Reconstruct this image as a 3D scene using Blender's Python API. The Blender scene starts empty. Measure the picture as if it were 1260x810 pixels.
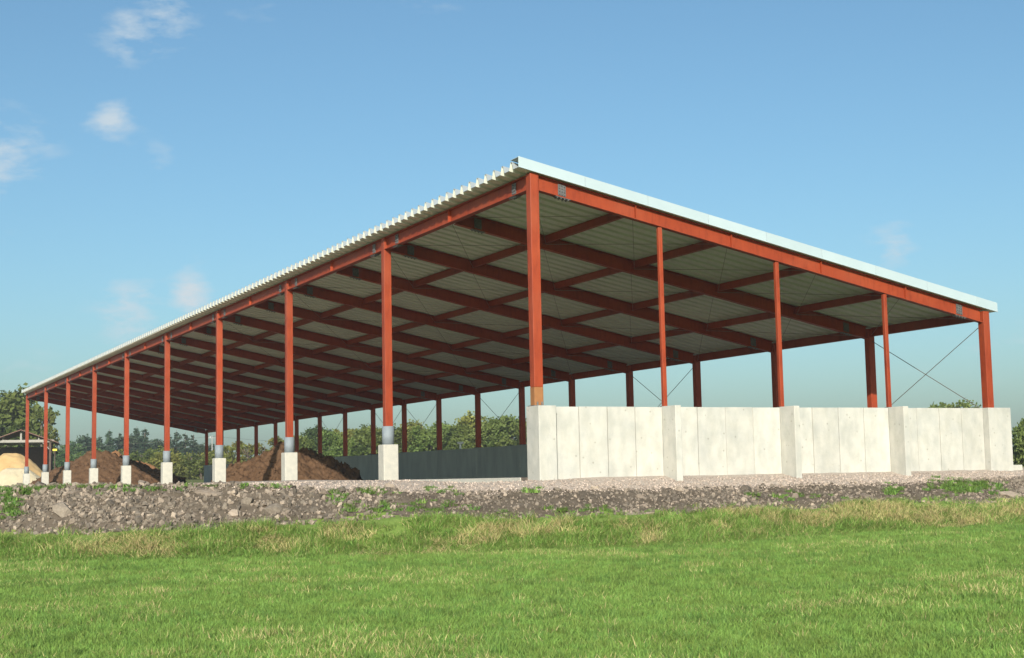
import bpy, bmesh, math, random
import numpy as np
from mathutils import Vector, Matrix, noise

random.seed(7); RNG = np.random.default_rng(7)
SC = bpy.context.scene
COL = SC.collection
R = math.radians

# ------------------------------------------------------------------ camera
EYE = 1.60                      # eye height above the field; the yard lies level with it
F_PX, PITCH, ROLL, YAW = 1771.5, 0.1025, 0.0201, 1.1145
cam = bpy.data.cameras.new('camera'); cam_o = bpy.data.objects.new('camera', cam); COL.objects.link(cam_o)
cam.sensor_width = 36.0; cam.lens = F_PX / 1260 * 36.0; cam.clip_start = 0.1; cam.clip_end = 9000
fw = Vector((0, math.cos(PITCH), math.sin(PITCH))); rt = Vector((1, 0, 0)); up = rt.cross(fw)
cr, sr = math.cos(ROLL), math.sin(ROLL)
RT = rt * cr - up * sr; UP = rt * sr + up * cr
M3 = Matrix((RT, UP, -fw)).transposed()
cam_o.matrix_world = Matrix.Translation((0, 0, EYE)) @ M3.to_4x4()
SC.camera = cam_o
SC.render.resolution_x, SC.render.resolution_y = 1024, 658

def ray(px, py):
    return (fw * F_PX + RT * (px - 630) + UP * (405 - py)).normalized()
def at(px, py, Y):              # point on the pixel's line of sight at distance Y
    r = ray(px, py); return Vector((0, 0, EYE)) + r * (Y / r.y)

# ------------------------------------------------------------------ light
SUN_EL = R(22.0)
PHI = R(60.5)                   # shadow direction seen from above, in the shed's own axes
ROT = math.pi / 2 - YAW         # the shed's gable axis in world
sh = Vector((math.cos(PHI + ROT), math.sin(PHI + ROT), 0))
sl = bpy.data.lights.new('sun', 'SUN'); sl.energy = 4.1; sl.angle = R(0.53); sl.color = (1.0, 0.955, 0.885)
sun = bpy.data.objects.new('sun', sl); COL.objects.link(sun)
ldir = Vector((sh.x * math.cos(SUN_EL), sh.y * math.cos(SUN_EL), -math.sin(SUN_EL)))
sun.rotation_euler = ldir.to_track_quat('-Z', 'Y').to_euler(); sun.location = (-5, -40, 40)

W = bpy.data.worlds.new('World'); SC.world = W; W.use_nodes = True
nt = W.node_tree; nt.nodes.clear()
def wn(t, **k):
    n = nt.nodes.new(t)
    for a, b in k.items(): setattr(n, a, b)
    return n
sky = wn('ShaderNodeTexSky'); sky.sky_type = 'NISHITA'; sky.sun_disc = False
sky.sun_elevation = SUN_EL; sky.sun_rotation = math.atan2(-sh.x, -sh.y)
sky.altitude = 50; sky.air_density = 1.0; sky.dust_density = 2.2; sky.ozone_density = 5.6
bg = wn('ShaderNodeBackground'); bg.inputs['Strength'].default_value = 0.095
wo = wn('ShaderNodeOutputWorld')
tc = wn('ShaderNodeTexCoord')
# thin fair-weather clouds: wisps gathered round a few directions, broken by noise
nz = wn('ShaderNodeTexNoise'); nz.inputs['Scale'].default_value = 34; nz.inputs['Detail'].default_value = 7; nz.inputs['Roughness'].default_value = 0.62
mp = wn('ShaderNodeMapping'); mp.inputs['Scale'].default_value = (.8, 1, 2.2); mp.inputs['Rotation'].default_value = (0, R(32), 0)
nt.links.new(tc.outputs['Generated'], mp.inputs['Vector']); nt.links.new(mp.outputs['Vector'], nz.inputs['Vector'])
acc = None
def math2(op, a, b, clamp=False):
    n = wn('ShaderNodeMath', operation=op, use_clamp=clamp)
    for i, x in enumerate((a, b)):
        if isinstance(x, (int, float)): n.inputs[i].default_value = x
        else: nt.links.new(x, n.inputs[i])
    return n.outputs[0]
for (cx, cy, rad, amt) in [(165, 48, 36, .95), (203, 22, 34, 1.0), (138, 146, 32, .9), (18, 192, 46, .95), (-10, 200, 60, .9),
                           (198, 198, 24, .6), (160, 384, 38, 1.1), (236, 362, 30, 1.2), (30, 462, 44, .5), (1100, 303, 28, .95),
                           (1190, 420, 60, .35), (1255, 425, 40, .4), (68, 50, 12, .35), (290, 27, 18, .3), (340, -2, 40, .3), (535, 2, 40, .3),
                           (-300, 120, 90, .7), (1600, 260, 90, .6), (1750, 80, 80, .7), (-620, 320, 100, .7), (700, -420, 90, .7)]:
    v = ray(cx, cy)
    vs = wn('ShaderNodeVectorMath', operation='DISTANCE'); nt.links.new(tc.outputs['Generated'], vs.inputs[0]); vs.inputs[1].default_value = v
    m = wn('ShaderNodeMapRange'); m.interpolation_type = 'SMOOTHSTEP'
    m.inputs['From Min'].default_value = rad * 1.9 / F_PX; m.inputs['From Max'].default_value = 0; m.inputs['To Min'].default_value = 0; m.inputs['To Max'].default_value = amt
    nt.links.new(vs.outputs['Value'], m.inputs['Value'])
    acc = m.outputs['Result'] if acc is None else math2('MAXIMUM', acc, m.outputs['Result'])
cl = math2('ADD', acc, math2('MULTIPLY', math2('SUBTRACT', nz.outputs['Fac'], .5), 3.4))
cl = math2('MULTIPLY', math2('SUBTRACT', cl, .42), 1.0, True)
cl = math2('MULTIPLY', cl, math2('MULTIPLY', acc, 0.95, True), True)
mx = wn('ShaderNodeMix', data_type='RGBA'); nt.links.new(cl, mx.inputs['Factor']); 
tint = wn('ShaderNodeMix', data_type='RGBA', blend_type='MULTIPLY'); tint.inputs['Factor'].default_value = 1     # the camera's slightly cyan white balance
nt.links.new(sky.outputs['Color'], tint.inputs['A']); tint.inputs['B'].default_value = (1.14, 1.17, 0.97, 1); nt.links.new(tint.outputs['Result'], mx.inputs['A'])
mx.inputs['B'].default_value = (4.3, 4.9, 5.3, 1)
nt.links.new(mx.outputs['Result'], bg.inputs['Color']); nt.links.new(bg.outputs[0], wo.inputs['Surface'])

vs_ = SC.view_settings; vs_.view_transform = 'Standard'; vs_.look = 'None'; vs_.exposure = 0.60; vs_.gamma = 1; vs_.use_curve_mapping = False
SC.render.engine = 'CYCLES'

# ------------------------------------------------------------------ materials
def mat(name, col, rough=.6, var=None, scale=4.0, spec=.5, bump=0, bscale=30, objvar=0, metallic=0, detail=6, coords='Object', stretch=(1, 1, 1), extra=None):
    m = bpy.data.materials.new(name); m.use_nodes = True; t = m.node_tree; b = t.nodes['Principled BSDF']
    b.inputs['Roughness'].default_value = rough; b.inputs['Metallic'].default_value = metallic; b.inputs['Specular IOR Level'].default_value = spec
    N = t.nodes.new; L = t.links.new
    tcn = N('ShaderNodeTexCoord'); mpn = N('ShaderNodeMapping'); mpn.inputs['Scale'].default_value = stretch
    L(tcn.outputs[coords], mpn.inputs['Vector'])
    out = None
    if var is not None:
        n1 = N('ShaderNodeTexNoise'); n1.inputs['Scale'].default_value = scale; n1.inputs['Detail'].default_value = detail; n1.inputs['Roughness'].default_value = .62
        L(mpn.outputs['Vector'], n1.inputs['Vector'])
        rp = N('ShaderNodeValToRGB'); rp.color_ramp.elements[0].position = .32; rp.color_ramp.elements[1].position = .68
        rp.color_ramp.elements[0].color = (*col, 1); rp.color_ramp.elements[1].color = (*var, 1); L(n1.outputs['Fac'], rp.inputs['Fac']); out = rp.outputs['Color']
    if objvar:
        oi = N('ShaderNodeObjectInfo'); mr = N('ShaderNodeMapRange'); L(oi.outputs['Random'], mr.inputs['Value'])
        mr.inputs['To Min'].default_value = 1 - objvar; mr.inputs['To Max'].default_value = 1 + objvar
        hs = N('ShaderNodeHueSaturation'); L(mr.outputs['Result'], hs.inputs['Value'])
        if out: L(out, hs.inputs['Color'])
        else: hs.inputs['Color'].default_value = (*col, 1)
        out = hs.outputs['Color']
    if extra: out = extra(t, mpn, out)
    if out: L(out, b.inputs['Base Color'])
    else: b.inputs['Base Color'].default_value = (*col, 1)
    if bump:
        n2 = N('ShaderNodeTexNoise'); n2.inputs['Scale'].default_value = bscale; n2.inputs['Detail'].default_value = 5; L(mpn.outputs['Vector'], n2.inputs['Vector'])
        bp = N('ShaderNodeBump'); bp.inputs['Strength'].default_value = min(1, bump); bp.inputs['Distance'].default_value = .02 * max(1, bump)
        L(n2.outputs['Fac'], bp.inputs['Height']); L(bp.outputs['Normal'], b.inputs['Normal'])
    return m

def leafmat(name, cols, scale=.35, objvar=.2, trans=.25):
    m = bpy.data.materials.new(name); m.use_nodes = True; t = m.node_tree; N = t.nodes.new; L = t.links.new
    b = t.nodes['Principled BSDF']; b.inputs['Roughness'].default_value = .6; b.inputs['Specular IOR Level'].default_value = .25
    tcn = N('ShaderNodeTexCoord'); n1 = N('ShaderNodeTexNoise'); n1.inputs['Scale'].default_value = scale; n1.inputs['Detail'].default_value = 4
    L(tcn.outputs['Object'], n1.inputs['Vector'])
    rp = N('ShaderNodeValToRGB'); e = rp.color_ramp.elements
    e[0].position = .3; e[0].color = (*cols[0], 1); e[1].position = .7; e[1].color = (*cols[-1], 1)
    if len(cols) == 3: x = e.new(.5); x.color = (*cols[1], 1)
    L(n1.outputs['Fac'], rp.inputs['Fac'])
    oi = N('ShaderNodeObjectInfo'); mr = N('ShaderNodeMapRange'); L(oi.outputs['Random'], mr.inputs['Value']); mr.inputs['To Min'].default_value = 1 - objvar; mr.inputs['To Max'].default_value = 1 + objvar
    hs = N('ShaderNodeHueSaturation'); L(mr.outputs['Result'], hs.inputs['Value']); L(rp.outputs['Color'], hs.inputs['Color'])
    mh = N('ShaderNodeMapRange'); L(oi.outputs['Random'], mh.inputs['Value']); mh.inputs['To Min'].default_value = .485; mh.inputs['To Max'].default_value = .515; L(mh.outputs['Result'], hs.inputs['Hue'])
    L(hs.outputs['Color'], b.inputs['Base Color'])
    tr = N('ShaderNodeBsdfTranslucent'); L(hs.outputs['Color'], tr.inputs['Color']); ms = N('ShaderNodeMixShader'); ms.inputs[0].default_value = trans
    L(b.outputs[0], ms.inputs[1]); L(tr.outputs[0], ms.inputs[2]); L(ms.outputs[0], t.nodes['Material Output'].inputs['Surface'])
    return m

MT = {}
def scuffs(t, mpn, out):
    N = t.nodes.new; L = t.links.new
    tcn = N('ShaderNodeTexCoord'); m1 = N('ShaderNodeMapping'); m1.inputs['Scale'].default_value = (5, 5, .9); L(tcn.outputs['Object'], m1.inputs['Vector'])
    n1 = N('ShaderNodeTexNoise'); n1.inputs['Scale'].default_value = 1.6; n1.inputs['Detail'].default_value = 8; n1.inputs['Roughness'].default_value = .7; L(m1.outputs['Vector'], n1.inputs['Vector'])
    rp = N('ShaderNodeValToRGB'); rp.color_ramp.elements[0].position = .36; rp.color_ramp.elements[0].color = (.66, .58, .55, 1); rp.color_ramp.elements[1].position = .52; rp.color_ramp.elements[1].color = (1, 1, 1, 1)
    L(n1.outputs['Fac'], rp.inputs['Fac'])
    mm = N('ShaderNodeMix'); mm.data_type = 'RGBA'; mm.blend_type = 'MULTIPLY'; mm.inputs['Factor'].default_value = .8; L(out, mm.inputs['A']); L(rp.outputs['Color'], mm.inputs['B'])
    n2 = N('ShaderNodeTexNoise'); n2.inputs['Scale'].default_value = .55; n2.inputs['Detail'].default_value = 3; L(tcn.outputs['Object'], n2.inputs['Vector'])
    r2 = N('ShaderNodeValToRGB'); r2.color_ramp.elements[0].position = .5; r2.color_ramp.elements[0].color = (0, 0, 0, 1); r2.color_ramp.elements[1].position = .8; r2.color_ramp.elements[1].color = (.5, .5, .5, 1); L(n2.outputs['Fac'], r2.inputs['Fac'])
    m2 = N('ShaderNodeMix'); m2.data_type = 'RGBA'; L(r2.outputs['Color'], m2.inputs['Factor']); L(mm.outputs['Result'], m2.inputs['A']); m2.inputs['B'].default_value = (.33, .095, .045, 1)
    return m2.outputs['Result']
MT['steel'] = mat('red_primer_steel', (.305, .050, .0140), .55, (.235, .034, .010), 1.2, objvar=.1, spec=.3, extra=scuffs)
MT['primer'] = mat('brown_primer_steel', (.30, .13, .04), .6, (.25, .10, .033), 5)
MT['galv'] = mat('galvanised_steel', (.17, .20, .215), .7, (.21, .24, .255), 6)
MT['bolt'] = mat('weathered_bolt_plate', (.10, .10, .10), .55, (.20, .19, .18), 40, metallic=.5, detail=2)
MT['rod'] = mat('brace_rod_steel', (.17, .14, .11), .5, metallic=.3)
MT['deck_top'] = mat('pale_roof_sheet', (.36, .39, .395), .45, (.31, .34, .345), 1.5, metallic=.15)
MT['deck_under'] = mat('roof_sheet_underside', (.64, .66, .56), .6, (.58, .60, .51), .8, spec=.3)
MT['fascia'] = mat('white_fascia_sheet', (.37, .445, .46), .5, (.345, .42, .435), 1.5, objvar=.05)

def streaks(t, mpn, out):
    N = t.nodes.new; L = t.links.new
    tcn = N('ShaderNodeTexCoord'); m1 = N('ShaderNodeMapping'); m1.inputs['Scale'].default_value = (4.0, 4.0, 2.0); L(tcn.outputs['Object'], m1.inputs['Vector'])
    n1 = N('ShaderNodeTexNoise'); n1.inputs['Scale'].default_value = 1; n1.inputs['Detail'].default_value = 6; L(m1.outputs['Vector'], n1.inputs['Vector'])
    rp = N('ShaderNodeValToRGB'); rp.color_ramp.elements[0].position = .35; rp.color_ramp.elements[0].color = (.76, .77, .75, 1); rp.color_ramp.elements[1].position = .6; rp.color_ramp.elements[1].color = (1, 1, 1, 1)
    L(n1.outputs['Fac'], rp.inputs['Fac'])
    mm = N('ShaderNodeMix'); mm.data_type = 'RGBA'; mm.blend_type = 'MULTIPLY'; mm.inputs['Factor'].default_value = .55
    L(out, mm.inputs['A']); L(rp.outputs['Color'], mm.inputs['B'])
    # blow holes and formwork tie marks
    v = N('ShaderNodeTexVoronoi'); v.inputs['Scale'].default_value = 4.2; L(tcn.outputs['Object'], v.inputs['Vector'])
    r2 = N('ShaderNodeValToRGB'); r2.color_ramp.elements[0].position = .07; r2.color_ramp.elements[0].color = (.55, .54, .5, 1); r2.color_ramp.elements[1].position = .13; r2.color_ramp.elements[1].color = (1, 1, 1, 1)
    L(v.outputs['Distance'], r2.inputs['Fac'])
    m2 = N('ShaderNodeMix'); m2.data_type = 'RGBA'; m2.blend_type = 'MULTIPLY'; m2.inputs['Factor'].default_value = .6
    L(mm.outputs['Result'], m2.inputs['A']); L(r2.outputs['Color'], m2.inputs['B'])
    return m2.outputs['Result']
MT['concrete'] = mat('new_concrete', (.51, .487, .42), .85, (.41, .405, .363), 1.8, bump=.3, bscale=18, objvar=.07, spec=.3, extra=streaks)
MT['concrete_plain'] = mat('footing_concrete', (.49, .465, .39), .85, (.40, .39, .335), 5, bump=.3, bscale=25, objvar=.05, spec=.3)
MT['dark_wall'] = mat('grey_green_concrete', (.34, .385, .36), .8, (.25, .29, .275), 1.6, objvar=.05, spec=.3, stretch=(1, 1, .3))  # rear wall: greener and darker tone than the end wall
MT['floor'] = mat('concrete_floor', (.17, .14, .11), .9, (.11, .085, .065), .5, spec=.2)
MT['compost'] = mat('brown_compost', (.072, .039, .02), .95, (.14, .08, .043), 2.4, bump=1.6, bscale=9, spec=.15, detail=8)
MT['compost_red'] = mat('orange_brown_compost', (.22, .105, .045), .95, (.30, .15, .065), 2.4, bump=1.6, bscale=9, spec=.15, detail=8)  # lighter, redder tone for the heap beyond the far end
MT['sand'] = mat('tan_sand', (.52, .36, .17), .95, (.44, .28, .12), .8, bump=.6, bscale=6, spec=.15)
MT['pale_sand'] = mat('pale_sand', (.50, .43, .29), .95, (.44, .37, .24), .8, bump=.6, bscale=6, spec=.15)
MT['wood'] = mat('dark_timber', (.06, .038, .026), .8, (.10, .065, .045), 6)
MT['pale_wood'] = mat('weathered_timber', (.34, .32, .28), .8, (.26, .24, .2), 6)
MT['old_roof'] = mat('rusty_roof_sheet', (.11, .05, .035), .7, (.16, .085, .06), 3)
MT['bark'] = mat('bark', (.09, .065, .045), .9, (.14, .11, .085), 5)
MT['pole'] = mat('pale_concrete_pole', (.32, .32, .30), .8, (.26, .26, .24), 4)
MT['yellow'] = mat('yellow_sheet', (.75, .55, .03), .5, (.7, .5, .03), 3)
MT['white'] = mat('white_pipe', (.75, .75, .72), .4, (.68, .68, .65), 5)
MT['soil'] = mat('grey_brown_soil', (.088, .068, .048), .95, (.15, .121, .09), 3.0, bump=1.8, bscale=11, spec=.15, detail=10)
MT['gravel'] = mat('pinkish_gravel', (.36, .295, .24), .92, (.48, .405, .335), 14, bump=1.4, bscale=40, spec=.2, detail=10)
MT['pebble'] = mat('pinkish_pebble', (.40, .325, .265), .85, objvar=.45, spec=.3)
MT['stone'] = mat('field_stone', (.135, .108, .08), .85, (.215, .18, .14), 5, bump=.6, bscale=20, objvar=.42, spec=.3)
MT['stone2'] = mat('warm_field_stone', (.26, .20, .145), .85, (.34, .28, .22), 5, bump=.6, bscale=20, objvar=.35, spec=.3)
def straw_mix(t, mpn, out):
    N = t.nodes.new; L = t.links.new
    n1 = N('ShaderNodeTexNoise'); n1.inputs['Scale'].default_value = .55; n1.inputs['Detail'].default_value = 5
    m1 = N('ShaderNodeMapping'); m1.inputs['Scale'].default_value = (.5, 1.6, 1); tcn = N('ShaderNodeTexCoord'); L(tcn.outputs['Object'], m1.inputs['Vector']); L(m1.outputs['Vector'], n1.inputs['Vector'])
    rp = N('ShaderNodeValToRGB'); rp.color_ramp.elements[0].position = .52; rp.color_ramp.elements[0].color = (0, 0, 0, 1); rp.color_ramp.elements[1].position = .75; rp.color_ramp.elements[1].color = (.55, .55, .55, 1)
    L(n1.outputs['Fac'], rp.inputs['Fac'])
    mm = N('ShaderNodeMix'); mm.data_type = 'RGBA'; L(rp.outputs['Color'], mm.inputs['Factor']); L(out, mm.inputs['A']); mm.inputs['B'].default_value = (.22, .20, .07, 1)
    return mm.outputs['Result']
MT['turf'] = mat('grass_turf', (.15, .225, .048), .9, (.20, .28, .065), 5, bump=1.2, bscale=30, spec=.1, extra=straw_mix)
MT['far_turf'] = mat('far_rough_grass', (.10, .13, .03), .95, (.19, .18, .06), .06, spec=.1)
MT['blade'] = leafmat('green_grass_blade', [(.185, .30, .058), (.255, .375, .08)], 3, .22, .3)
MT['blade_dark'] = leafmat('deep_green_blade', [(.10, .185, .04), (.15, .24, .05)], 3, .25, .3)
MT['straw'] = leafmat('dry_straw_blade', [(.46, .37, .15), (.66, .55, .28)], 3, .25, .25)
MT['leaf'] = [leafmat('leaf_mid_green', [(.06, .095, .02), (.115, .15, .034), (.17, .20, .055)]),
              leafmat('leaf_dark_green', [(.035, .065, .02), (.06, .10, .03), (.095, .135, .04)]),
              leafmat('leaf_autumn_olive', [(.09, .105, .022), (.16, .165, .036), (.24, .22, .055)]),
              leafmat('needle_blue_green', [(.03, .06, .032), (.05, .085, .045), (.08, .115, .055)])]

# ------------------------------------------------------------------ helpers
class MB:
    def __init__(s): s.v = []; s.f = []; s.m = []
    def quad(s, f, mi=0): s.f.append(f); s.m.append(mi)
    def box(s, x0, x1, y0, y1, z0, z1, mi=0, shear=None):
        b = len(s.v)
        for z in (z0, z1):
            for (x, y) in ((x0, y0), (x1, y0), (x1, y1), (x0, y1)): s.v.append((x, y, z + (shear(x, y) if shear else 0)))
        for f in ((3, 2, 1, 0), (4, 5, 6, 7), (0, 1, 5, 4), (1, 2, 6, 5), (2, 3, 7, 6), (3, 0, 4, 7)): s.quad(tuple(b + i for i in f), mi)
        return s
    def tube(s, a, b, r0, r1=None, n=8, mi=0):
        a, b = Vector(a), Vector(b); r1 = r0 if r1 is None else r1; d = (b - a).normalized()
        x = d.orthogonal().normalized(); y = d.cross(x); k = len(s.v)
        for c, r in ((a, r0), (b, r1)):
            for i in range(n):
                t = 2 * math.pi * i / n; s.v.append(tuple(c + x * (r * math.cos(t)) + y * (r * math.sin(t))))
        for i in range(n): s.quad((k + i, k + (i + 1) % n, k + n + (i + 1) % n, k + n + i), mi)
        s.quad(tuple(k + i for i in reversed(range(n))), mi); s.quad(tuple(k + n + i for i in range(n)), mi)
        return s
    def mesh(s, name, *mats, smooth=False):
        me = bpy.data.meshes.new(name); me.from_pydata(s.v, [], s.f)
        for m in mats: me.materials.append(m)
        if len(mats) > 1: me.polygons.foreach_set('material_index', s.m)
        if smooth: me.polygons.foreach_set('use_smooth', [True] * len(s.f))
        me.update(); return me

def link(name, me, parent=None, loc=(0, 0, 0), rz=0, scale=None, **props):
    o = bpy.data.objects.new(name, me); COL.objects.link(o); o.location = loc; o.rotation_euler = (0, 0, rz)
    if parent: o.parent = parent
    if scale: o.scale = scale
    for k, v in props.items(): o[k] = v
    return o
def npmesh(name, V, Fq, mats, smooth=False):
    """V (n,3), Fq (m,k) faces all of k corners"""
    V = np.asarray(V, np.float32); Fq = np.asarray(Fq, np.int32); m, k = Fq.shape
    me = bpy.data.meshes.new(name); me.vertices.add(len(V)); me.vertices.foreach_set('co', V.ravel())
    me.loops.add(m * k); me.loops.foreach_set('vertex_index', Fq.ravel())
    me.polygons.add(m); me.polygons.foreach_set('loop_start', np.arange(0, m * k, k, dtype=np.int32))
    for x in mats: me.materials.append(x)
    if smooth: me.polygons.foreach_set('use_smooth', np.ones(m, bool))
    me.update(calc_edges=True); return me
def bevelled(me, w, seg=1):
    bm = bmesh.new(); bm.from_mesh(me); bmesh.ops.bevel(bm, geom=bm.edges[:], offset=w, segments=seg, affect='EDGES', profile=.5); bm.to_mesh(me); bm.free(); return me
def fbm(x, y, s, o=0, oct=4):
    return noise.fractal(Vector((x * s + o, y * s - o, o * .7)), 1.0, 2.0, oct)

# ------------------------------------------------------------------ terrain
SHED = Vector((0.571, 34.94, EYE)); CA, SA = math.cos(ROT), math.sin(ROT)
SW, SLEN, BAY = 14.533, 90.0, 10.0
def to_shed(X, Y):
    dx, dy = X - SHED.x, Y - SHED.y
    return dx * CA + dy * SA, -dx * SA + dy * CA            # v, u
def to_world(v, u, z=0): return Vector((SHED.x + v * CA - u * SA, SHED.y + v * SA + u * CA, SHED.z + z))
def lerp(x, pts):
    if x <= pts[0][0]: return pts[0][1]
    for (a, b), (c, d) in zip(pts, pts[1:]):
        if x <= c: return b + (d - b) * (x - a) / (c - a)
    return pts[-1][1]
CREST = [(-60, 40), (-14, 33.6), (-9, 32.4), (-4, 32.1), (0, 32.7), (1.5, 33.3), (14, 39.6), (20, 42.8), (60, 62)]
ZC = [(-20, 1.60), (-11, 1.585), (-8, 1.565), (-6, 1.52), (-4, 1.38), (-2, 1.30), (2, 1.25), (8, 1.23), (14, 1.27), (20, 1.45)]
WID = [(-12, 1.0), (0, .92), (10, .9), (16, .85)]
def dist_crest(X, Y):
    yc = lerp(X, CREST); k = .9 if X > 1 else .99
    return (Y - yc) * k
def sm(a, b, x):
    t = min(1, max(0, (x - a) / (b - a))); return t * t * (3 - 2 * t)
FOOT_Z = [(-14, .60), (-9, .62), (-6, .66), (-2.5, .82), (0, .74), (6, .72), (9, .82), (14, .68)]
def height(X, Y):
    d = dist_crest(X, Y) + .22 * fbm(X, Y, .5, 3) * (1 - sm(0.3, 1.5, dist_crest(X, Y)))
    fz = .13 * sm(18, 30, Y) + .12 * sm(2, 14, X) + .012 * fbm(X, Y, .8, 9)
    zc = lerp(X, ZC) + .035 * fbm(X, Y, .9, 5); zf = lerp(X, FOOT_Z) + .04 * fbm(X, Y, 1.1, 2)
    if d < -3.7: z = fz
    elif d < -1.6: z = fz + (zf - fz) * sm(-3.9, -1.5, d)
    elif d < 0: z = zf + (zc - zf) * ((d + 1.6) / 1.6) ** .9 + .045 * fbm(X, Y, 2.2, 1, 6)
    else: z = zc + (1.575 - zc) * sm(0, 2.2, d) + .012 * fbm(X, Y, 1.8, 4)
    if d > 0:
        v, u = to_shed(X, Y)
        # the gravel lies lower along the front edge of the slab near the corner
        low = sm(-3.5, -.5, v) * (1 - sm(.6, 1.2, v)) * sm(-.6, .5, u) * (1 - sm(5.5, 9.5, u)); z -= .13 * low
        mnd = (1 - sm(0, 2.4, abs(v + 2.3))) * sm(7, 11, u) * (1 - sm(20, 30, u)); z += .06 * mnd
        if Y < 60:
            z += .03 * sm(-2.2, -.6, u) * sm(-.6, .3, v) * (1 - sm(.05, .2, u))
            if -.28 < v < 14.9 and u > .05: z = min(z, 1.42)
        else:
            if -1.5 < v < 17 and u < 93: z = min(z, 1.35)
        z += .0085 * max(0, Y - 128) if Y < 700 else .0085 * 572
        if X > 16: z = z - .0 
    return z
def axis(parts):
    out = []
    for a, b, st in parts: out += list(np.arange(a, b - 1e-6, st))
    return np.array(out + [parts[-1][1]])
XS = axis([(-4000, -1000, 500), (-1000, -200, 100), (-200, -60, 20), (-60, -20, 4), (-20, -14, .5), (-14, 18, .12), (18, 26, .5), (26, 60, 4), (60, 200, 20), (200, 1000, 100), (1000, 4000, 500)])
YS = axis([(-400, -40, 60), (-40, 0, 8), (0, 10, 1), (10, 26, .4), (26, 44, .12), (44, 60, .5), (60, 140, 4), (140, 400, 20), (400, 1000, 100), (1000, 6000, 500)])
nx, ny = len(XS), len(YS)
Z = np.array([[height(x, y) for x in XS] for y in YS], np.float32)
GX, GY = np.meshgrid(XS, YS)
V = np.stack([GX, GY, Z], -1).reshape(-1, 3)
ii, jj = np.meshgrid(np.arange(ny - 1), np.arange(nx - 1), indexing='ij')
Q = np.stack([ii * nx + jj, ii * nx + jj + 1, (ii + 1) * nx + jj + 1, (ii + 1) * nx + jj], -1).reshape(-1, 4)
CXY = V[Q].mean(1)
def region(X, Y):
    d = dist_crest(X, Y)
    n = fbm(X, Y, .8, 11)
    if d < -1.55 + .35 * n: return 0                      # field with its verge
    if d < .12 + .2 * n and -14.5 + n < X < 17 + n: return 1        # the stony bank
    if d < .12 + .2 * n: return 0
    v, u = to_shed(X, Y)
    if Y > 128 or X > 19 or X < -60: return 3
    if X < -6.6 - n and v < -6 - 2 * n: return 3
    return 2
reg = np.array([region(x, y) for x, y, _ in CXY])
def submesh(name, sel, m):
    q = Q[sel]; ids, inv = np.unique(q, return_inverse=True)
    return npmesh(name, V[ids], inv.reshape(q.shape), [m], True)
field = link('field', submesh('field', reg == 0, MT['turf']), kind='structure')
bank = link('embankment', submesh('embankment', reg == 1, MT['soil']), kind='structure')
yard = link('gravel_yard', submesh('gravel_yard', reg == 2, MT['gravel']), kind='structure')
meadow = link('meadow', submesh('meadow', reg == 3, MT['far_turf']), kind='structure')

# ------------------------------------------------------------------ the shed
shed = link('open_shed', None, None, SHED, ROT, label='long open-sided red steel shed with pale lean-to roof and concrete end wall', category='shed')
SLOPE = .2; ZB = 7.04; DEP = .38
def zb(v): return ZB - SLOPE * v        # underside of the rafters
PUR = [SW * i / 5 for i in range(6)]
SHV = lambda x, y: -SLOPE * x

# floor slab, footings
MBs = MB().box(-.27, SW + .35, .1, SLEN, -.2, -.02); link('floor_slab', bevelled(MBs.mesh('floor_slab', MT['floor']), .015), shed)
foot_me = bevelled(MB().box(-.24, .24, -.24, .24, -.3, 1.056).mesh('footing', MT['concrete_plain']), .018)
slv = MB().tube((0, 0, 1.04), (0, 0, 1.615), .185, n=20); slv_me = slv.mesh('sleeve', MT['galv'])
for p in slv_me.polygons: p.use_smooth = len(p.vertices) == 4
def post_me(name, h, w, z0, ztop_shear=0, m='steel'):
    mb = MB()
    mb.box(-w / 2, w / 2, -w / 2, w / 2, z0, h)
    return bevelled(mb.mesh(name, MT[m]), .012, 2)
fp_me = post_me('front_post', ZB + DEP - .004, .24, 1.5)
base_me = MB().box(-.17, .17, -.17, .17, 0, .025).mesh('base_plate', MT['bolt'])
for i in range(1, 10):
    p = link('front_post', fp_me, shed, (0, i * BAY, 0))
    link('footing', foot_me, p); link('sleeve', slv_me, p)
# corner post with its brown primed foot
p = link('corner_post', post_me('corner_post', ZB + DEP + .02, .24, 2.16), shed, (0, 0, 0))
link('primed_foot', bevelled(MB().box(-.121, .121, -.121, .121, 1.71, 2.16).mesh('primed_foot', MT['primer']), .01), p, label='brown primed foot of the corner post')
q = link('base_plate', base_me, p, (0, 0, 1.69))
for sx in (-.06, .06):
    b = MB().tube((sx, -.15, 1.7), (sx, -.15, 1.80), .022, n=6); link('anchor_bolt', b.mesh('anchor_bolt', MT['bolt']), p)

def ibeam(L, dep, fl, tf, tw, name, m='steel', shear=None, x0=0):
    mb = MB()
    mb.box(x0, x0 + L, -fl / 2, fl / 2, 0, tf, 0, shear); mb.box(x0, x0 + L, -fl / 2, fl / 2, dep - tf, dep, 0, shear)
    mb.box(x0 + .001, x0 + L - .001, -tw / 2, tw / 2, tf, dep - tf, 0, shear)
    return mb.mesh(name, MT[m])
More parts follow.
